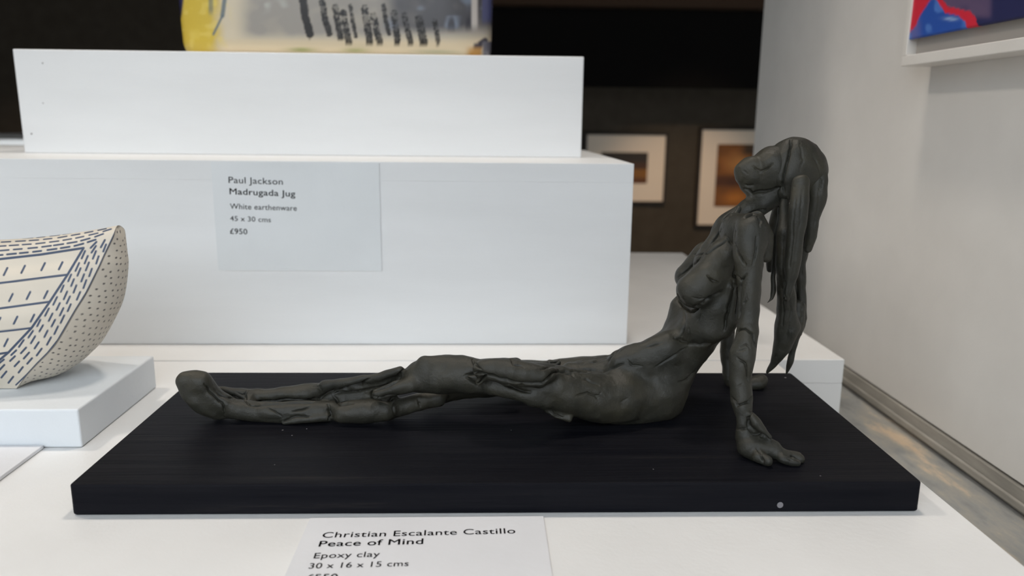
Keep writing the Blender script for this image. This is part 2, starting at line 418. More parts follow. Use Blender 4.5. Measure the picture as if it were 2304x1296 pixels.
# ------------------------------------------------------------------ painting on the right wall
fd = 0.022                                         # box frame depth
xf = WX-fd
P0 = atx(2026, 150, xf)                            # front lower far corner of the frame
yF, zF = float(P0[1]), float(P0[2]); yN = yF-0.46; zTp = zF+0.56; mw = 0.0070
a = empty('framed_painting', (WX, (yF+yN)/2, zF))
box('frame_bottom', xf, WX-0.0003, yN, yF, zF, zF+mw, M_FRAMEW, a, 0.0006)
box('frame_top', xf, WX-0.0003, yN, yF, zTp-mw, zTp, M_FRAMEW, a, 0.0006)
box('frame_side', xf, WX-0.0003, yF-mw*0.8, yF, zF+mw, zTp-mw, M_FRAMEW, a, 0.0006)
box('frame_side', xf, WX-0.0003, yN, yN+mw*0.8, zF+mw, zTp-mw, M_FRAMEW, a, 0.0006)
box('backing', xf+0.0065, WX-0.0005, yN+mw*0.8, yF-mw*0.8, zF+mw, zTp-mw, M_BACK, a)
XP = xf+0.0035
Q0 = atx(2049, 90, XP)
def abstract(P):
    u, v, _ = pix(P); X = (u-1680)*2.16; Y = v*2.16; n = vn2(X/45, Y/45, 9); X = X+(n-.5)*14; Y = Y+(vn2(X/60, Y/60, 4)-.5)*14
    c = np.tile(lin((44, 46, 86)), (len(X), 1))
    c = mixc(c, (98, 82, 112), sstep(1225, 1190, X)*sstep(110, 70, Y)*(.6+.6*n).clip(0, 1))
    yr = np.interp(X, [700, 945, 965, 1000, 1060, 1110, 1130, 1142, 1150], [-900, -300, -20, 35, 45, 56, 88, 135, 400])
    c = mixc(c, (214, 46, 66), sstep(-4, 4, Y-yr)); c = mixc(c, (206, 140, 170), sstep(836, 822, X+Y*.12)*sstep(90, 50, Y))
    yb = np.interp(X, [780, 800, 840, 870, 900, 930, 955, 985, 1050, 1085, 1092, 1100], [230, 178, 118, 62, 6, -18, 8, 66, 78, 106, 140, 400])
    b_ = sstep(-4, 4, Y-yb); c = mixc(c, (46, 86, 172), b_); c = mixc(c, (96, 104, 168), b_*sstep(880, 830, X)); c = mixc(c, (86, 130, 206), b_*sstep(.6, .8, n)*.8)
    c = mixc(c, (170, 198, 232), b_*np.exp(-((X-1010)/34)**2-((Y-92)/7)**2)*.8)
    return c
L = float(Q0[1])-(yN+0.05); H = zTp-0.05-float(Q0[2])
grid_obj('painting', np.array([XP, Q0[1], Q0[2]]), np.array([0, -L, 0]), np.array([0, 0, H]), 300, 360,
         lambda s, t: abstract(np.stack([np.full_like(s, XP), Q0[1]-s*L, Q0[2]+t*H], 1)), M_PAINTING, a, -0.0025, (-1, 0, 0))
tag(a, 'abstract red and blue painting in a deep white box frame', 'picture')

# ------------------------------------------------------------------ painted jug
def build_jug():
    JX, JY, b0 = 0.0425, 0.402, 0.056
    zs = np.concatenate([[0, 0.0006, 0.0018, 0.0038, 0.0065, 0.010], np.linspace(0.0125, 0.075, 90), np.linspace(0.08, 0.40, 60)])
    prof_z = [0, .0006, .0018, .0038, .0065, .010, .05, .10, .18, .24, .29, .32, .36, .385, .40]
    prof_a = [.1130, .1175, .1203, .1219, .1228, .1234, .1246, .125, .122, .112, .088, .072, .066, .070, .074]
    prof_b = [.046, .050, .0525, .0543, .0552, .0556, .0562, .0565, .055, .051, .044, .040, .038, .041, .043]
    n = 900
    th0 = np.linspace(0, 2*np.pi, n, endpoint=False)
    e = 0.42                                        # rounded-slab cross-section
    cs, sn = np.cos(th0), np.sin(th0)
    cx = np.sign(cs)*np.abs(cs)**e; cy = np.sign(sn)*np.abs(sn)**e
    # even spacing along the outline
    L = np.concatenate([[0], np.cumsum(np.hypot(np.diff(np.append(cx, cx[0]))*.124, np.diff(np.append(cy, cy[0]))*.056))])
    s = np.linspace(0, L[-1], n, endpoint=False)
    cx = np.interp(s, L, np.append(cx, cx[0])); cy = np.interp(s, L, np.append(cy, cy[0]))
    V = []
    for z in zs:
        aa, bb = np.interp(z, prof_z, prof_a), np.interp(z, prof_z, prof_b)
        V.append(np.stack([JX+cx*aa, JY+cy*bb, np.full(n, UZ+0.0004+z)], 1))
    # inside of the mouth
    for z, k in ((0.395, .93), (0.33, .9), (0.30, .88)):
        aa, bb = np.interp(z, prof_z, prof_a)*k, np.interp(z, prof_z, prof_b)*k
        V.append(np.stack([JX+cx*aa, JY+cy*bb, np.full(n, UZ+0.0004+z)], 1))
    m = len(V); V = np.concatenate(V)
    i = np.arange(m*n).reshape(m, n); j = np.roll(i, -1, 1)
    F = np.stack([i[:-1].ravel(), j[:-1].ravel(), j[1:].ravel(), i[1:].ravel()], 1)
    # bottom and inner floor as fans of quads
    V = np.concatenate([V, [[JX, JY, UZ+0.0004], [JX, JY, UZ+0.30]]]); nb, nt_ = m*n, m*n+1
    k = np.arange(0, n, 2)
    Fb = np.stack([np.full(len(k), nb), (k+2) % n, k+1, k], 1); o = (m-1)*n
    Ft = np.stack([np.full(len(k), nt_), o+k, o+k+1, o+(k+2) % n], 1)
    F = np.concatenate([F, Fb, Ft])
    u, v, _ = pix(V); X = (u-380)*3.1135; Y = v*3.1135         # decoration drawn on the jug's front
    back = V[:, 1] > JY+0.02
    n1 = .6*vn2((X+.6*Y)/150, (Y-.25*X)/95, 1)+.4*vn2((X-.5*Y)/66+3, (Y+.4*X)/60, 8); n2 = vn2(X/40, Y/30, 2); n3 = vn2(X/14, Y/12, 4); n4 = vn2(X/60, Y/200, 6)
    c = np.tile(lin((206, 194, 170)), (len(V), 1))
    c = mixc(c, (150, 146, 140), np.clip(sstep(310, 200, Y)*sstep(440, 620, X)*(.55+.9*n1), 0, .95))
    c = mixc(c, (196, 198, 192), sstep(.6, .8, n1)*sstep(150, 40, Y)*sstep(400, 520, X)*sstep(900, 700, X)*.8)
    c = mixc(c, (222, 204, 172), sstep(255, 320, Y)*sstep(320, 420, X)*.9)
    c = mixc(c, (206, 178, 58), sstep(470, 330, X+n1*120)*sstep(420, 300, Y*.6)*.95)
    c = mixc(c, (226, 204, 104), sstep(470, 330, X)*sstep(.55, .8, n2)*.5)
    c = mixc(c, (40, 40, 74), sstep(112, 92, X+Y*.12)*sstep(150, 100, Y))
    c = mixc(c, (96, 112, 108), sstep(320, 300, X)*sstep(270, 285, X)*sstep(130, 60, Y)*.7)
    for q in range(2): c = mixc(c, (92, 108, 116), sstep(22, 8, seg_dist(X, Y, *(((395, -40), (375, 110)), ((375, 110), (312, 240)))[q])*(1 if q == 0 else 1.8))*.9)
    g = sstep(1440, 1640, X)*sstep(250, 170, Y+sstep(1900, 2300, X)*20)
    c = mixc(c, (84, 84, 88), np.clip(g*(.7+.6*n1), 0, 1)); c = mixc(c, (128, 138, 154), g*sstep(.55, .75, vn2(X/110, Y/60, 11))*.8)
    c = mixc(c, (66, 66, 72), g*sstep(.5, .72, n4)*sstep(1850, 1950, X)*.9)
    c = mixc(c, (196, 190, 184), g*sstep(2110, 2130, X)*sstep(2175, 2150, X))
    c = mixc(c, (78, 82, 120), sstep(2185, 2205, X)*sstep(190, 120, Y))
    c = mixc(c, (62, 60, 70), sstep(30, 12, seg_dist(X, Y, (2150, 330), (2215, 285))))
    c = mixc(c, (104, 104, 116), sstep(2185, 2210, X)*sstep(280, 300, Y)); c = mixc(c, (190, 140, 66), sstep(2060, 2120, X)*sstep(335, 352, Y)*sstep(2200, 2180, X))
    for cx_, w_ in ((930, 90), (1310, 90)): c = mixc(c, (132, 144, 70), np.exp(-((X-cx_)/w_)**2-((Y-348)/14)**2)*.85)
    c = mixc(c, (150, 158, 128), np.exp(-((X-1850)/180)**2-((Y-368)/10)**2)*.8)
    strokes = [((935, -30), (955, 120), (988, 238), 19, 0), ((1075, 15), (1095, 140), (1125, 235), 15, .25), ((1165, 50), (1185, 170), (1202, 262), 15, .4),
               ((1220, 90), (1240, 200), (1262, 300), 16, .5), ((1272, 40), (1290, 160), (1310, 255), 9, .35), ((1372, 60), (1390, 180), (1406, 290), 17, .5),
               ((1432, 110), (1455, 210), (1478, 296), 16, .55), ((1503, 40), (1520, 150), (1541, 235), 11, .2), ((1577, 90), (1590, 190), (1602, 286), 15, .5),
               ((1648, 105), (1670, 210), (1694, 292), 14, .55), ((1752, 130), (1770, 220), (1786, 302), 19, .4), ((1862, 150), (1875, 220), (1886, 290), 12, .55)]
    for p, q, r, w, dry in strokes:
        d = np.minimum(seg_dist(X, Y, p, q), seg_dist(X, Y, q, r))+(n3-.5)*9
        low = sstep(p[1], r[1], Y); w = w*1.45; dry = dry*.7
        m_ = sstep(w+4, w-3, d)*np.clip(1-dry*1.7*sstep(.35, .6, n3)*(1.15-low), 0, 1)
        c = mixc(c, (18, 18, 18), m_*.98)
    c = np.where(back[:, None], lin((196, 186, 164))*(0.8+.3*n1[:, None]), c)
    root = empty('ceramic_jug', (JX, JY, UZ))
    mesh_obj('body', V, F, M_JUG, root, True, c)
    # strap handle out of the right shoulder
    pts = [(.085, .275), (.135, .30), (.172, .27), (.178, .215), (.155, .165), (.120, .140)]
    H = []; tt = np.linspace(0, 1, 40); P = np.array(pts)
    px = np.interp(tt, np.linspace(0, 1, 6), P[:, 0]); pz = np.interp(tt, np.linspace(0, 1, 6), P[:, 1])
    for _ in range(6): px[1:-1] = (px[:-2]+px[1:-1]*2+px[2:])/4; pz[1:-1] = (pz[:-2]+pz[1:-1]*2+pz[2:])/4
    tx, tz = np.gradient(px), np.gradient(pz); l = np.hypot(tx, tz); tx /= l; tz /= l; ang = np.linspace(0, 2*np.pi, 14, endpoint=False)
    V = np.concatenate([np.stack([JX+px[q]-tz[q]*np.cos(ang)*.006, JY+np.sin(ang)*.014, UZ+pz[q]+tx[q]*np.cos(ang)*.006], 1) for q in range(40)])
    i = np.arange(40*14).reshape(40, 14); j = np.roll(i, -1, 1); F = np.stack([i[:-1].ravel(), j[:-1].ravel(), j[1:].ravel(), i[1:].ravel()], 1)
    mesh_obj('handle', V, F, M_JUG, root, True, np.tile(lin((120, 118, 118)), (len(V), 1)))
    tag(root, 'broad painted jug in yellow, cream and grey with black brush strokes', 'jug')
build_jug()

# ------------------------------------------------------------------ patterned vessel on the slab
def build_vessel():
    YC, XC = 0.113, -0.105
    rp = [(266, 507), (255, 531), (236, 571), (223, 600), (194, 658), (168, 700), (130, 765), (107, 794), (84, 817), (60, 843), (36, 866)]
    ms = [(266, 507), (281, 536), (287.5, 571), (288.5, 600), (281, 658), (267, 700), (231, 765), (205, 794), (178, 817), (140, 838), (98, 849)]
    br = np.array([0, .0066, .010, .013, .017, .020, .023, .024, .024, .0228, .020])
    bc = np.array([0, .012, .018, .023, .029, .033, .034, .033, .030, .026, .020])
    F0 = np.array([aty(u, v, YC-b) for (u, v), b in zip(rp, br)]); M0 = np.array([aty(u, v, YC+.002) for u, v in ms])
    zmin = SZ+0.0004
    F0[-1, 2] = zmin; M0[-1, 2] = zmin+.0001
    k = np.linspace(0, 1, 11); NT = 330; tt = np.linspace(0, 1, NT)**1.25
    def cub(y):
        # smooth Catmull-Rom interpolation
        y = np.asarray(y); yy = np.concatenate([[2*y[0]-y[1]], y, [2*y[-1]-y[-2]]]); x = tt*10; i = np.clip(x.astype(int), 0, 9); f = x-i
        p0, p1, p2, p3 = yy[i], yy[i+1], yy[i+2], yy[i+3]
        return .5*(2*p1+(p2-p0)*f+(2*p0-5*p1+4*p2-p3)*f*f+(3*p1-p0-3*p2+p3)*f**3)
    Fx, Fz = cub(F0[:, 0]), cub(F0[:, 2]); Mx, Mz = cub(M0[:, 0]), cub(M0[:, 2])
    b = np.sqrt(np.maximum(np.interp(tt, k, br**2), 0)); B = np.sqrt(np.maximum(np.interp(tt, k, bc**2), 0))
    for _ in range(20):
        for q in (b, B): q[2:-1] = (q[1:-2]+2*q[2:-1]+q[3:])/4
    zc = zmin+(Fz-zmin)*(.0905-zmin)/(F0[0, 2]-zmin); Fz = np.maximum(Fz, zmin); Mz = np.maximum(Mz, zmin); zc = np.maximum(zc, zmin)
    NS, NE = 260, 150
    s = np.linspace(0, 1, NS)[None]; w = np.linspace(0, 1, NE)[None]
    def front(sgn, mir):
        x = Fx[:, None]+(XC-Fx[:, None])*s; yb = b[:, None]+(B-b)[:, None]*(1-(1-s)**2); zz = zc[:, None]+(Fz-zc)[:, None]*(1-s)**2
        y = YC+sgn*yb
        if mir: x = 2*XC-x
        return np.stack([x, y, zz], -1)
    def end(mir):
        Fy = YC-b; By = YC+b; h0, h1, h2 = (1-w)*(1-2*w), 4*w*(1-w), w*(2*w-1)
        x = Fx[:, None]*(h0+h2)+Mx[:, None]*h1; y = Fy[:, None]*h0+YC*h1+By[:, None]*h2; zz = Fz[:, None]*(h0+h2)+Mz[:, None]*h1
        if mir: x = 2*XC-x
        return np.stack([x, y, np.maximum(zz, zmin)], -1)
    Vs, Fs, Cs, off = [], [], [], 0
    base = lin((214, 205, 190)); blue = lin((34, 60, 92)); ink = lin((74, 70, 70))
    def add(G, flip, col):
        nonlocal off
        a, b_, _ = G.shape; i = np.arange(a*b_).reshape(a, b_)+off
        f = np.stack([i[:-1, :-1].ravel(), i[1:, :-1].ravel(), i[1:, 1:].ravel(), i[:-1, 1:].ravel()], 1)
        Fs.append(f[:, ::-1] if flip else f); Vs.append(G.reshape(-1, 3)); Cs.append(col); off += a*b_
    # front: bands, ticks and dashes
    G = front(-1, False); u, v, _ = pix(G.reshape(-1, 3))
    segs = []
    Tl = [(188, 558), (152, 618), (112, 679), (71, 738), (19, 793), (-20, 826)]
    Tt = [(-140, 597), (0, 583), (90, 573), (188, 558)]
    for P_ in (Tl, Tt): segs += [(P_[q], P_[q+1], 2.6) for q in range(len(P_)-1)]
    for (x0, y0), (x1, y1) in (((152, 618), (0, 637)), ((112, 679), (0, 694)), ((71, 738), (0, 746)), ((19, 793), (0, 796))):
        segs.append(((x0, y0), (x0-260, y0+(y1-y0)*260/x0), 2.4))
    for x, y in ((136.5, 118), (97, 120), (52, 126), (12.5, 131), (-28, 137), (-68, 142), (103, 183), (64, 185), (24.5, 189.5), (-14, 194), (-52, 198), (73, 236), (35, 240.5), (-3, 243), (-42, 247), (-80, 250), (13.5, 291), (-24, 296), (-60, 300)):
        segs.append(((x-4, y+480+8), (x+4, y+480-8), 2.3))
    rl = np.array(rp[:1]+rp[2:9]+rp[10:], float); tl = np.array([(236, 528), (188, 562), (152, 618), (112, 679), (71, 738), (19, 793), (-10, 812), (-40, 830), (-80, 864)], float)
    rng = np.random.RandomState(4)
    def path(fr): return tl+(rl-tl)*fr
    for q, fr in enumerate((.14, .36, .58, .80)):
        P_ = path(fr); L = np.concatenate([[0], np.cumsum(np.hypot(*np.diff(P_, axis=0).T))]); d = 30+(q % 2)*15
        while d < L[-1]-6:
            e0, e1 = d, d+17+rng.rand()*4; pa = (np.interp(e0, L, P_[:, 0]), np.interp(e0, L, P_[:, 1])); pb = (np.interp(e1, L, P_[:, 0]), np.interp(e1, L, P_[:, 1]))
            j = rng.randn()*1.5; segs.append(((pa[0]+j-1, pa[1]), (pb[0]+j+2.0, pb[1]), 2.2)); d += 31+rng.randn()*1.5
    top = np.array([(-140, 538), (0, 533), (81, 530), (130, 525), (175, 517), (227, 509), (264, 505)], float)
    bot = np.array([(-140, 597), (0, 583), (81, 574), (130, 567), (175, 560), (215, 545), (252, 523)], float)
    for q, fr in enumerate((.10, .24, .42, .62, .82)):
        P_ = top+(bot-top)*fr; L = np.concatenate([[0], np.cumsum(np.hypot(*np.diff(P_, axis=0).T))]); d = 4+(q % 2)*16
        while d < L[-1]-(14+fr*26):
            e0, e1 = d, d+18+rng.rand()*4; pa = (np.interp(e0, L, P_[:, 0]), np.interp(e0, L, P_[:, 1])); pb = (np.interp(e1, L, P_[:, 0]), np.interp(e1, L, P_[:, 1]))
            segs.append((pa, pb, 1.1+1.2*fr)); d += 31+rng.randn()*1.5
    m = np.zeros(len(u))
    for A_, B_, hw in segs:
        sel = (u > min(A_[0], B_[0])-5) & (u < max(A_[0], B_[0])+5) & (v > min(A_[1], B_[1])-5) & (v < max(A_[1], B_[1])+5)
        if sel.any(): m[sel] = np.maximum(m[sel], sstep(hw+.9, hw-.7, seg_dist(u[sel], v[sel], A_, B_)))
    dr = np.full(len(u), 99.)
    for q in range(len(rp)-1): dr = np.minimum(dr, seg_dist(u, v, rp[q], rp[q+1]))
    m = np.maximum(m, sstep(2.6, 1.0, dr)); n = vnoise(G.reshape(-1, 3)*900, 3); n5 = vnoise(G.reshape(-1, 3)*90, 5)
    col = base*(.94+.1*n5[:, None]); col = col*(1-m[:, None]*.94)+blue*(m*.94*(.85+.3*n))[:, None]
    add(G, False, col)
    fcol = col; add(front(1, False), True, fcol)
    # end face: dots
    G = end(False); W_, T_ = np.meshgrid(w[0], tt); al = np.concatenate([[0], np.cumsum(np.hypot(np.diff(Fx), np.diff(Fz)))])/0.00021
    aw = (2*np.arcsin(np.clip(W_, 0, 1)**.5)/np.pi); D1 = np.interp(T_, tt, al); half = np.interp(T_, tt, np.hypot(Mx-Fx, b)/0.00021)
    X = W_*half*2.3; rowi = np.floor(D1/15.5); Xo = X+(rowi % 2)*9+np.sin(rowi*1.7)*3; ci = np.floor(Xo/18.)
    h1 = _hash(rowi.ravel(), ci.ravel(), ci.ravel()*0, 7).reshape(D1.shape)-.5; h2 = _hash(rowi.ravel(), ci.ravel(), ci.ravel()*0, 8).reshape(D1.shape)-.5
    dd = np.hypot((D1-(rowi+.5)*15.5-h1*5), (Xo-(ci+.5)*18.-h2*6)*.8)
    m = (sstep(3.0, 1.6, dd)*(X > 7)).ravel(); m = np.maximum(m, (sstep(3., 1.2, X)).ravel()); m = np.maximum(m, sstep(.985, .997, W_).ravel())
    col = base*(.93+.1*vnoise(G.reshape(-1, 3)*90, 5)[:, None]); col = col*(1-m[:, None]*.9)+ink*(m*.9)[:, None]
    add(G, True, col)
    add(front(-1, True), True, fcol); add(front(1, True), False, fcol); add(end(True), False, col)
    # foot: closes the underside
    G = front(-1, False)[-1]; ring = np.concatenate([G[::-1], end(False)[-1][1:], front(1, False)[-1][1:], front(1, True)[-1][::-1][1:], end(True)[-1][::-1][1:], front(-1, True)[-1][1:-1]])
    nr = len(ring)//2*2; ring = ring[:nr]; cpt = np.array([[XC, YC, zmin]]); kk = np.arange(0, nr, 2)
    Vs.append(np.concatenate([ring, cpt])); Fs.append(np.stack([np.full(len(kk), nr), kk, kk+1, (kk+2) % nr], 1)+off); Cs.append(np.tile(base, (nr+1, 1)))
    o = mesh_obj('ceramic_vessel', np.concatenate(Vs), np.concatenate(Fs), M_BOWL, None, True, np.concatenate(Cs))
    tag(center_origin(o), 'cream boat-shaped vessel with blue dashes and dotted end, on the low slab', 'vessel')
build_vessel()

# ------------------------------------------------------------------ reclining clay figure
class Field:
    """Signed distance grid; pieces of clay are pressed together with small smooth unions."""
    def __init__(self, lo, hi, h):
        self.lo = np.array(lo); self.h = h; self.n = np.ceil((np.array(hi)-self.lo)/h).astype(int)+1
        self.D = np.full(self.n, 0.02, np.float32)
    def _sub(self, a, b):
        i0 = np.clip(np.floor((a-self.lo)/self.h).astype(int), 0, self.n-1); i1 = np.clip(np.ceil((b-self.lo)/self.h).astype(int)+1, 1, self.n)
        sl = tuple(slice(p, q) for p, q in zip(i0, i1))
        ax = [(self.lo[d]+self.h*np.arange(i0[d], i1[d])).astype(np.float32) for d in range(3)]
        return sl, ax[0][:, None, None], ax[1][None, :, None], ax[2][None, None, :]
    def chain(self, pts, k=0.003, sy=1.0):
        C = np.array([p[:3] for p in pts]); R = np.array([p[3] for p in pts]); m = R.max()*max(1, sy)+k+3*self.h
        ym = C[:, 1].mean()
        lo, hi = C.min(0)-m, C.max(0)+m; top = self.lo+(self.n-1)*self.h
        if (hi < self.lo).any() or (lo > top).any(): return
        sl, X, Y, Z = self._sub(lo, hi)
        Y = ym+(Y-ym)/sy; d = None
        Cs = C.copy(); Cs[:, 1] = ym+(C[:, 1]-ym)/sy
        if len(pts) == 1: Cs = np.repeat(Cs, 2, 0); R = np.repeat(R, 2)
        for a, b, ra, rb in zip(Cs[:-1], Cs[1:], R[:-1], R[1:]):
            ab = b-a; L = float(ab @ ab)+1e-12
            t = np.clip(((X-a[0])*ab[0]+(Y-a[1])*ab[1]+(Z-a[2])*ab[2])/L, 0, 1)
            q = np.sqrt((X-a[0]-t*ab[0])**2+(Y-a[1]-t*ab[1])**2+(Z-a[2]-t*ab[2])**2)-(ra+(rb-ra)*t)
            d = q if d is None else np.minimum(d, q)
        if sy < 1: d = d*sy
        D = self.D[sl]
        hh = np.maximum(k-np.abs(D-d), 0)/k
        self.D[sl] = np.minimum(D, d)-hh*hh*k*0.25
    def floor(self, z):
        Z = (self.lo[2]+self.h*np.arange(self.n[2])).astype(np.float32)[None, None, :]
        np.maximum(self.D, z-Z, out=self.D)
    def cells(self, ix0=0, own0=0, own1=10**6):
        """Surface-net vertices and quads; ids are global, ix0 is this block's x offset on the lattice."""
        D = self.D; ins = D < 0; n = self.n; BY, BZ = 2048, 2048
        def gid(c): return ((c[:, 0]+ix0)*BY+c[:, 1])*BZ+c[:, 2]
        a = np.zeros(n-1, np.uint8)
        cs = [(x, y, z) for x in (0, 1) for y in (0, 1) for z in (0, 1)]
        for c in cs: a += ins[c[0]:n[0]-1+c[0], c[1]:n[1]-1+c[1], c[2]:n[2]-1+c[2]]
        cell = np.argwhere((a > 0) & (a < 8)).astype(np.int64); del a
        val = np.stack([D[cell[:, 0]+c[0], cell[:, 1]+c[1], cell[:, 2]+c[2]] for c in cs], 1).astype(np.float64)
        P = np.zeros((len(cell), 3)); W = np.zeros(len(cell)); co = np.array(cs, float)
        for i in range(8):
            for j in range(i+1, 8):
                if np.abs(co[i]-co[j]).sum() != 1: continue
                s = (val[:, i] < 0) != (val[:, j] < 0); t = val[s, i]/(val[s, i]-val[s, j])
                P[s] += co[i]+t[:, None]*(co[j]-co[i]); W[s] += 1
        V = self.lo+self.h*(cell+P/W[:, None]); Fs = []
        for ax in range(3):
            o = [0, 0, 0]; o[ax] = 1; b, c = (ax+1) % 3, (ax+2) % 3
            e = np.argwhere(ins[:n[0]-o[0], :n[1]-o[1], :n[2]-o[2]] != ins[o[0]:, o[1]:, o[2]:]).astype(np.int64)
            e = e[(e[:, b] > 0) & (e[:, c] > 0) & (e[:, b] < n[b]-1) & (e[:, c] < n[c]-1)]
            e = e[(e[:, 0]+ix0 >= own0) & (e[:, 0]+ix0 < own1)]
            up = ins[e[:, 0], e[:, 1], e[:, 2]]; ids = []
            for db, dc in ((-1, -1), (0, -1), (0, 0), (-1, 0)):
                q = e.copy(); q[:, b] += db; q[:, c] += dc; ids.append(gid(q))
            f = np.stack(ids, 1); f[~up] = f[~up][:, ::-1]; Fs.append(f)
        return gid(cell), V, np.concatenate(Fs)
    def mesh(self):
        g, V, F = self.cells(); o = np.argsort(g); return V[o], np.searchsorted(g[o], F)

def smooth_mesh(V, F, it, lam=0.5):
    e = np.concatenate([F[:, [0, 1]], F[:, [1, 2]], F[:, [2, 3]], F[:, [3, 0]]]); a, b = e[:, 0], e[:, 1]; n = len(V)
    cnt = np.bincount(a, minlength=n)+np.bincount(b, minlength=n); cnt = np.maximum(cnt, 1)
    for _ in range(it):
        S = np.stack([np.bincount(a, V[b, d], n)+np.bincount(b, V[a, d], n) for d in range(3)], 1)/cnt[:, None]
        V = V+lam*(S-V)
    return V
def vnormals(V, F):
    N = np.cross(V[F[:, 2]]-V[F[:, 0]], V[F[:, 3]]-V[F[:, 1]]); n = len(V)
    S = np.stack([sum(np.bincount(F[:, q], N[:, d], n) for q in range(4)) for d in range(3)], 1)
    return S/np.maximum(np.linalg.norm(S, axis=1), 1e-12)[:, None]

def S(u, v, y, r):
    p = aty(u, v, y); z = (p-CAM) @ _F
    return (p[0], p[1], p[2], r*z/FPX)

def crease_list():
    L = []
    def z(ox, oy, sc, depth, wid, *lines):
        for ln in lines: L.append(([(ox+a/sc, oy+b/sc) for a, b in ln], depth, wid))
    # thigh, hip and belly
    z(1000, 700, 3.6, .0016, 3.4, [(170, 520), (230, 505), (290, 502), (430, 545), (640, 590), (800, 585), (890, 490), (990, 475)],
      [(180, 530), (210, 570), (260, 600), (300, 560), (350, 510)], [(480, 590), (600, 640), (690, 660)],
      [(1870, 217), (1910, 220), (1975, 280), (2080, 285), (2180, 265)], [(1935, 0), (1930, 130), (1910, 220)])
    z(1000, 700, 3.6, .0010, 3.0, [(880, 480), (980, 470), (1150, 475), (1290, 470), (1450, 430)], [(1080, 415), (1200, 405), (1300, 375), (1380, 320)],
      [(1290, 430), (1340, 370), (1420, 290)], [(860, 420), (900, 420), (930, 390)], [(235, 380), (250, 430), (300, 480)], [(780, 480), (880, 430)], [(800, 775), (880, 840), (960, 860)])
    z(1000, 700, 3.6, .0006, 2.6, [(1480, 400), (1520, 445), (1600, 450)], [(1720, 445), (1800, 400), (1880, 350), (1960, 300)], [(1900, 585), (1980, 560), (2050, 480)])
    z(1000, 700, 3.6, .0006, 2.4, [(1060, 690), (1160, 660), (1220, 680), (1290, 690)], [(1200, 650), (1240, 700), (1270, 660)], [(1090, 440), (1110, 470), (1200, 465)],
      [(960, 500), (1040, 500), (1060, 540)], [(1110, 540), (1200, 580), (1250, 600)], [(1436, 736), (1474, 712)], [(1880, 430), (1900, 460)],
      [(1470, 270), (1560, 215), (1640, 200)], [(1640, 290), (1760, 260)], [(530, 370), (560, 440), (640, 460)])
    # ribs, arm
    z(1440, 640, 2.945, .0017, 3.2, [(240, 70), (275, 150), (340, 180), (420, 140), (470, 90), (520, 60)], [(560, 300), (580, 170), (600, 60), (615, -20)])
    z(1440, 640, 2.945, .0010, 2.8, [(615, 330), (650, 300), (695, 293), (745, 330), (765, 420)], [(605, 750), (650, 800), (720, 780), (748, 740)],
      [(745, 838), (712, 885), (720, 950)], [(640, 960), (700, 955), (715, 950)], [(715, 950), (790, 1002), (862, 1028)], [(800, 1120), (815, 1200)], [(770, 1095), (805, 1120)],
      [(645, 485), (700, 520), (715, 600), (735, 650)])
    z(1440, 640, 2.945, .0006, 2.4, [(322, 290), (325, 335), (315, 370)])
    z(1440, 640, 2.945, .0006, 2.2, [(660, 420), (700, 400), (730, 430)], [(650, 440), (700, 430)], [(640, 680), (680, 660)], [(700, 70), (690, 120), (720, 100)], [(370, 260), (400, 200)], [(960, 1130), (1010, 1140), (1060, 1190)], [(980, 1150), (1020, 1170)])
    # head, neck, chest, shoulder
    z(1460, 280, 2.945, .0013, 3.0, [(635, 428), (700, 455), (820, 440), (885, 405)], [(945, 95), (930, 200), (892, 330), (880, 400), (892, 462)],
      [(500, 735), (550, 795)], [(570, 790), (600, 860), (635, 930)], [(640, 1000), (605, 1035), (570, 1000), (570, 950)], [(630, 620), (700, 578), (775, 570)],
      [(390, 1000), (430, 1040), (465, 1045)], [(605, 1040), (595, 1150), (580, 1290)])
    z(1460, 280, 2.945, .0009, 2.6, [(475, 695), (400, 800), (330, 890), (200, 1010)], [(640, 400), (660, 408), (690, 402)], [(735, 310), (785, 290), (820, 262)], [(690, 275), (740, 300)],
      [(535, 610), (590, 515)], [(720, 740), (715, 830), (690, 930)], [(560, 660), (570, 780)], [(720, 610), (740, 640), (735, 680)], [(490, 640), (560, 560), (600, 470)], [(300, 860), (380, 850), (520, 760)])
    z(1460, 280, 2.945, .0005, 2.2, [(620, 310), (650, 330)], [(640, 1130), (650, 1170)], [(280, 1150), (330, 1170), (400, 1150)], [(480, 950), (540, 930)])
    # hair strands
    for ln in ([(1790, 440), (1784, 520), (1776, 610)], [(1804, 430), (1800, 500), (1790, 580), (1780, 640)], [(1846, 400), (1840, 470), (1826, 540)], [(1830, 345), (1850, 400), (1846, 440)], [(1800, 320), (1806, 360), (1800, 385)],
               [(1764, 520), (1760, 600), (1768, 690)], [(1776, 640), (1780, 700), (1768, 770)], [(1757, 640), (1764, 700), (1760, 740)], [(1806, 600), (1806, 680), (1803, 730)], [(1768, 380), (1764, 420), (1768, 445)]):
        L.append((ln, .00035, 2.0))
    # legs and foot
    z(380, 760, 3.388, .0015, 3.2, [(1795, 235), (1740, 310), (1640, 370), (1520, 400), (1400, 420), (1240, 430)], [(1520, 310), (1470, 360), (1330, 392), (1200, 430), (1080, 485), (900, 480), (700, 497), (640, 512)],
      [(1540, 400), (1542, 440), (1620, 468), (1740, 460)], [(1210, 510), (1235, 590), (1215, 650)])
    z(380, 760, 3.388, .0010, 2.8, [(1725, 490), (1720, 590)], [(1900, 470), (1912, 530)], [(840, 650), (900, 620), (960, 600), (1080, 595)], [(605, 395), (575, 430), (585, 480), (640, 520)],
      [(345, 400), (430, 440), (540, 462)], [(270, 355), (330, 430), (410, 490), (425, 590)], [(940, 560), (1010, 550), (1080, 520)], [(2250, 290), (2300, 330)], [(1240, 430), (1300, 500), (1400, 500)])
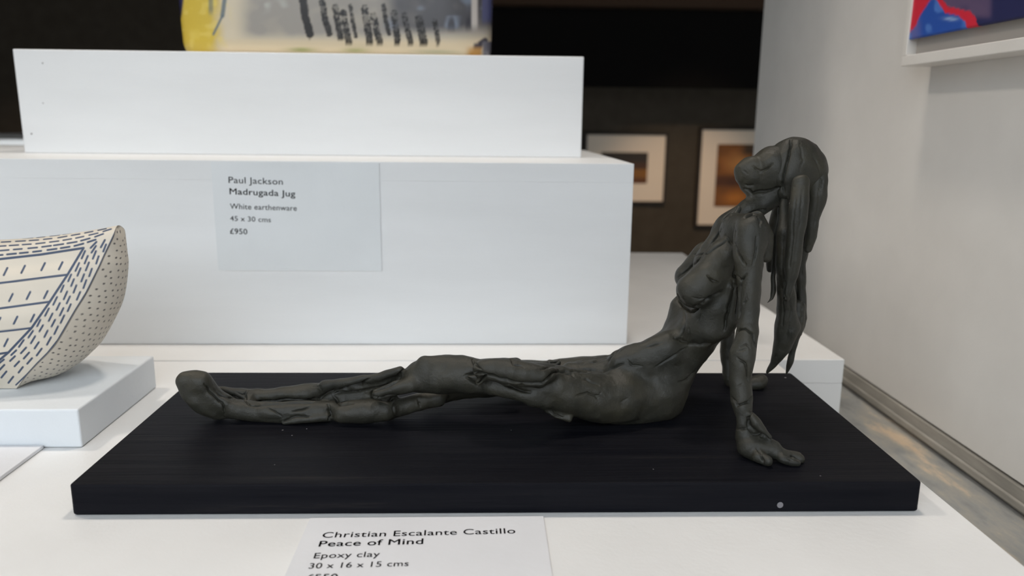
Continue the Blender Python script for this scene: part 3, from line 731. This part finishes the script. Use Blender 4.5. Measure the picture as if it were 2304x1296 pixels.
    z(380, 760, 3.388, .0006, 2.2, [(1150, 370), (1165, 400), (1155, 430)], [(1340, 350), (1330, 390)], [(560, 420), (600, 415)], [(740, 520), (860, 600)], [(1100, 370), (1160, 375)], [(520, 410), (570, 440), (610, 500)])
    return L

def finish_clay(V, F, creases=True, lump=0.0007, seed=1):
    V = smooth_mesh(V, F, 3); N = vnormals(V, F)
    d = (vnoise(V*110, seed)-.5)*2*lump+(vnoise(V*260, seed+1)-.5)*2*lump*.45
    # flattened thumb facets
    d += (np.abs(vnoise(V*70+9, seed+2)-.5)-.25)*lump*1.2
    if creases:
        u, v, _ = pix(V); view = CAM-V; view /= np.linalg.norm(view, axis=1)[:, None]; fac = sstep(-.05, .25, (N*view).sum(1))
        g = np.zeros(len(V))
        wob = (vnoise(V*420, 21)-.5)*4.5
        for pl, dep, wd in crease_list():
            x = [p[0] for p in pl]; y = [p[1] for p in pl]
            sel = np.where((u > min(x)-14) & (u < max(x)+14) & (v > min(y)-14) & (v < max(y)+14))[0]
            if not len(sel): continue
            dd = np.full(len(sel), 99.)
            for a, b in zip(pl[:-1], pl[1:]): dd = np.minimum(dd, seg_dist(u[sel]+wob[sel], v[sel]-wob[sel], a, b))
            ends = np.minimum(np.hypot(u[sel]-x[0], v[sel]-y[0]), np.hypot(u[sel]-x[-1], v[sel]-y[-1]))
            gr = (dep*1.35*np.exp(-(dd/(wd*.72))**2)+dep*.38*np.exp(-(dd/9.)**2))*(.35+.65*sstep(0, 16, ends))
            g[sel] = np.where(np.abs(gr) > np.abs(g[sel]), gr, g[sel])
        d = d-g*fac
    free = sstep(ZT, ZT+.0025, V[:, 2])
    V = V+N*(d*free)[:, None]; V[:, 2] = np.maximum(V[:, 2], ZT+.0001)
    return V, F

def build_figure():
    def press(c):
        # hips and belly
        c([S(1392, 893, .064, 62), S(1400, 878, .098, 60)], .006)
        c([S(1452, 868, .080, 72), S(1500, 818, .080, 67), S(1540, 775, .080, 58)], .008, 1.2)
        c([S(1475, 888, .072, 62), S(1440, 905, .070, 52)], .008)
        c([S(1395, 812, .070, 26), S(1450, 800, .068, 34), S(1500, 780, .068, 34)], .008)        # belly slab
        # ribcage and chest
        c([S(1560, 748, .080, 56), S(1592, 690, .080, 64), S(1625, 615, .080, 62), S(1656, 548, .080, 50)], .004, 1.25)
        c([S(1580, 735, .066, 44), S(1598, 728, .063, 44), S(1604, 690, .062, 44)], .006)                                 # rib block
        c([S(1518, 730, .085, 20), S(1530, 690, .085, 22)], .004)
        c([S(1566, 652, .056, 44), S(1590, 622, .056, 36), S(1622, 575, .060, 34)], .003)         # near breast
        c([S(1556, 622, .102, 36), S(1590, 575, .100, 34)], .003)
        c([S(1600, 590, .075, 40), S(1640, 520, .078, 34)], .005)
        c([S(1660, 600, .062, 42), S(1668, 545, .060, 40)], .005)
        c([S(1622, 640, .062, 40), S(1638, 700, .064, 34)], .006)
        # shoulders
        c([S(1640, 505, .085, 26), S(1655, 515, .110, 26)], .005)
        c([S(1655, 510, .062, 30), S(1690, 512, .050, 34), S(1696, 545, .046, 33)], .004)
        c([S(1703, 492, .060, 18), S(1722, 530, .056, 16), S(1722, 575, .056, 14)], .004)
        # neck and head
        c([S(1648, 508, .078, 30), S(1684, 472, .078, 27), S(1735, 443, .080, 26), S(1765, 425, .080, 26)], .005)
        c([S(1662, 470, .070, 8), S(1630, 520, .066, 9)], .004)
        c([S(1697, 388, .080, 34), S(1745, 384, .081, 58), S(1792, 378, .082, 64)], .004, .86)
        c([S(1667, 382, .080, 8), S(1684, 374, .081, 12)], .006)                                  # nose and lips
        c([S(1672, 402, .080, 13), S(1690, 414, .080, 17), S(1740, 418, .080, 22)], .004)         # jaw
        c([S(1672, 422, .080, 7), S(1690, 432, .078, 9)], .003)
        # near arm
        c([S(1689, 520, .046, 36), S(1687, 585, .043, 33), S(1687, 640, .041, 27), S(1684, 700, .039, 23.5), S(1681, 745, .037, 23)], .003)
        c([S(1664, 560, .048, 12), S(1676, 610, .042, 12), S(1672, 650, .044, 8)], .002)
        c([S(1681, 748, .036, 22), S(1671, 795, .034, 28), S(1667, 850, .032, 26), S(1669, 900, .029, 22), S(1673, 938, .026, 17), S(1672, 965, .025, 14)], .002)
        c([S(1655, 650, .052, 14), S(1645, 720, .055, 15), S(1632, 745, .058, 12)], .003)         # clay strip beside the arm
        # near hand
        c([S(1676, 985, .0245, 19), S(1684, 1005, .022, 25), S(1700, 1020, .0195, 20)], .003)
        c([S(1690, 974, .0240, 14), S(1714, 990, .0225, 14), S(1742, 1003, .0200, 12)], .003)
        c([S(1689, 936, .0230, 9), S(1701, 952, .0215, 13), S(1716, 969, .0205, 11), S(1732, 983, .0195, 5)], .0010)
        c([S(1700, 1000, .021, 17), S(1735, 1015, .019, 17), S(1765, 1028, .0165, 13)], .003)
        c([S(1708, 1028, .0155, 14), S(1727, 1037, .0125, 12.5)], .0015)
        c([S(1760, 1022, .0185, 11), S(1799, 1034, .0165, 11.5)], .0015)
        c([S(1758, 1030, .0150, 10), S(1780, 1040, .0135, 9)], .0012)
        c([S(1762, 1034, .0140, 8), S(1793, 1043, .0130, 8)], .0012)
        c([S(1770, 1020, .0205, 8), S(1795, 1025, .0195, 8)], .0012)
        # far arm and hand
        c([S(1655, 520, .112, 25), S(1645, 620, .116, 21), S(1638, 720, .117, 18), S(1634, 790, .116, 16), S(1640, 850, .113, 13), S(1648, 866, .112, 12)], .003)
        c([S(1650, 868, .111, 10), S(1685, 862, .110, 13), S(1712, 858, .110, 14)], .002)
        c([S(1690, 866, .108, 10), S(1708, 864, .107, 11)], .004)
        # near thigh and raised knee
        c([S(1335, 893, .060, 58), S(1250, 874, .056, 54), S(1160, 852, .055, 44), S(1070, 846, .058, 37), S(990, 846, .062, 42), S(945, 850, .064, 33)], .005)
        c([S(1085, 832, .047, 22), S(1150, 838, .0435, 29), S(1215, 846, .044, 24), S(1250, 838, .050, 12)], .0022)      # thigh slab
        c([S(1110, 873, .050, 18), S(1180, 887, .048, 18), S(1230, 905, .048, 16)], .003)
        c([S(1232, 926, .053, 7), S(1252, 934, .051, 10), S(1280, 942, .050, 8)], .002)
        c([S(1078, 860, .047, 10), S(1092, 850, .046, 9)], .0015)
        c([S(960, 820, .062, 20), S(1010, 815, .062, 16), S(1050, 822, .060, 16)], .005)
        # far thigh
        c([S(1380, 848, .099, 52), S(1240, 850, .098, 42), S(1120, 850, .093, 40), S(1020, 868, .084, 32), S(965, 898, .076, 20)], .005)
        c([S(1402, 806, .092, 16), S(1350, 818, .090, 16), S(1300, 822, .090, 12)], .003)
        c([S(1290, 846, .076, 32), S(1385, 834, .078, 33)], .006)
        c([S(1238, 818, .088, 11), S(1256, 816, .088, 9)], .002)
        c([S(1160, 822, .080, 18), S(1080, 822, .078, 14)], .005)
        # crossing shin of the near leg
        c([S(940, 852, .064, 28), S(895, 862, .068, 22), S(830, 868, .072, 21), S(700, 884, .078, 21), S(610, 892, .080, 20), S(555, 893, .080, 16)], .003)
        c([S(898, 834, .064, 11), S(868, 843, .066, 13), S(836, 852, .068, 12)], .0015)
        c([S(926, 866, .058, 17), S(890, 874, .058, 19), S(852, 886, .059, 13)], .002)
        c([S(820, 852, .068, 10), S(780, 862, .070, 13), S(730, 868, .074, 12)], .002)
        c([S(560, 892, .078, 15), S(520, 882, .078, 11), S(478, 872, .078, 6)], .003)
        c([S(560, 902, .074, 10), S(572, 908, .074, 8)], .002)
        # lower leg of the far leg, lying in front
        c([S(985, 895, .073, 20), S(950, 903, .071, 19), S(912, 913, .069, 21), S(880, 920, .067, 22)], .0025)
        c([S(868, 922, .063, 25), S(820, 926, .062, 27), S(772, 929, .062, 23)], .002)
        c([S(750, 922, .066, 21), S(690, 926, .065, 24), S(630, 928, .065, 25), S(570, 925, .066, 24), S(515, 919, .067, 22)], .003)
        c([S(735, 940, .061, 8), S(680, 943, .060, 9), S(640, 950, .060, 6)], .002)
        c([S(880, 893, .068, 12), S(800, 902, .071, 12), S(720, 906, .073, 9)], .003)
        # upturned foot
        c([S(411, 858, .066, 12), S(424, 888, .066, 13), S(450, 911, .066, 13), S(480, 922, .066, 14)], .004, 1.0)
        c([S(415, 851, .066, 13), S(440, 850, .066, 14), S(456, 853, .066, 14)], .004, 1.3)
        c([S(435, 862, .066, 20), S(455, 888, .066, 25), S(484, 910, .066, 24)], .005, .8)
        c([S(458, 858, .066, 13), S(478, 884, .066, 14), S(503, 906, .066, 15)], .004, 1.2)
        c([S(492, 926, .067, 14), S(478, 918, .067, 16)], .003)
    # two blocks on one lattice keep the grid small: legs low on the board, torso and head tall
    H = 0.00036; O = np.array([0.008, -0.004, ZT-.003]); xs = int(round((0.222-O[0])/H))
    A = Field(O, (O[0]+(xs+3)*H, 0.134, 0.064), H); press(A.chain); A.floor(ZT+.0001); ga, pa, qa = A.cells(0, 0, xs); del A
    B = Field((O[0]+(xs-3)*H, O[1], O[2]), (0.335, 0.134, 0.150), H); press(B.chain); B.floor(ZT+.0001); gb, pb, qb = B.cells(xs-3, xs, 10**6); del B
    g = np.concatenate([ga, gb]); p = np.concatenate([pa, pb]); gid, first = np.unique(g, return_index=True)
    V = p[first]; F = np.searchsorted(gid, np.concatenate([qa, qb]))
    used, inv = np.unique(F, return_inverse=True); V = V[used]; F = inv.reshape(F.shape)
    V, F = finish_clay(V, F)
    root = empty('reclining_figure_sculpture', (0.19, 0.07, ZT))
    mesh_obj('body', V, F, M_CLAY, root, True)
    # hair: one lock of clay per mesh
    def hair(name, chains, seed, k=.002):
        P = np.array([p for ch, _ in chains for p in ch]); m = P[:, 3].max()*1.3+.003
        f = Field(P[:, :3].min(0)-m, P[:, :3].max(0)+m, 0.0005)
        for ch, sy in chains: f.chain(ch, k, sy)
        V, F = f.mesh(); V, F = finish_clay(V, F, True, .0006, seed); mesh_obj(name, V, F, M_CLAY, root, True)
    hair('hair_cap', [([S(1790, 372, .081, 60), S(1800, 384, .081, 60), S(1806, 405, .081, 50)], .93), ([S(1778, 345, .079, 30), S(1772, 400, .074, 30), S(1768, 430, .074, 22), S(1766, 446, .076, 12)], .95)], 3, .006)
    hair('hair_lock', [([S(1802, 411, .061, 19), S(1797, 470, .058, 22), S(1788, 550, .058, 21), S(1780, 620, .059, 17), S(1770, 670, .060, 9)], .85)], 7)
    hair('hair_lock', [([S(1822, 342, .080, 20), S(1840, 385, .076, 20), S(1839, 440, .073, 20), S(1829, 505, .073, 16), S(1817, 560, .074, 10)], .9)], 9)
    hair('hair_lock', [([S(1812, 530, .084, 15), S(1800, 590, .086, 13), S(1804, 660, .086, 11), S(1803, 715, .086, 13), S(1800, 752, .086, 6)], 1)], 11)
    hair('hair_lock', [([S(1765, 440, .074, 10), S(1766, 520, .066, 17), S(1764, 600, .066, 19), S(1770, 690, .072, 22), S(1772, 735, .074, 27), S(1760, 780, .076, 19), S(1740, 818, .078, 9), S(1726, 838, .079, 5)], 1),
                       ([S(1795, 690, .080, 16), S(1790, 740, .078, 16), S(1783, 785, .078, 9), S(1777, 815, .079, 7.5), S(1769, 842, .080, 3.5)], 1)], 13)
    hair('hair_lock', [([S(1757, 440, .094, 14), S(1745, 500, .096, 15), S(1738, 560, .096, 12), S(1733, 606, .096, 7)], 1)], 15)
    hair('hair_lock', [([S(1756, 470, .084, 7), S(1748, 560, .080, 8), S(1741, 620, .074, 8), S(1740, 655, .072, 8), S(1736, 672, .071, 6), S(1727, 681, .070, 4.5)], 1)], 17)
    hair('hair_lock', [([S(1806, 440, .090, 18), S(1796, 520, .092, 18), S(1785, 600, .090, 16), S(1780, 680, .088, 14)], 1)], 19)
    tag(root, 'grey clay nude sculpture leaning back on its hands, legs crossed, long hair hanging', 'sculpture')
build_figure()
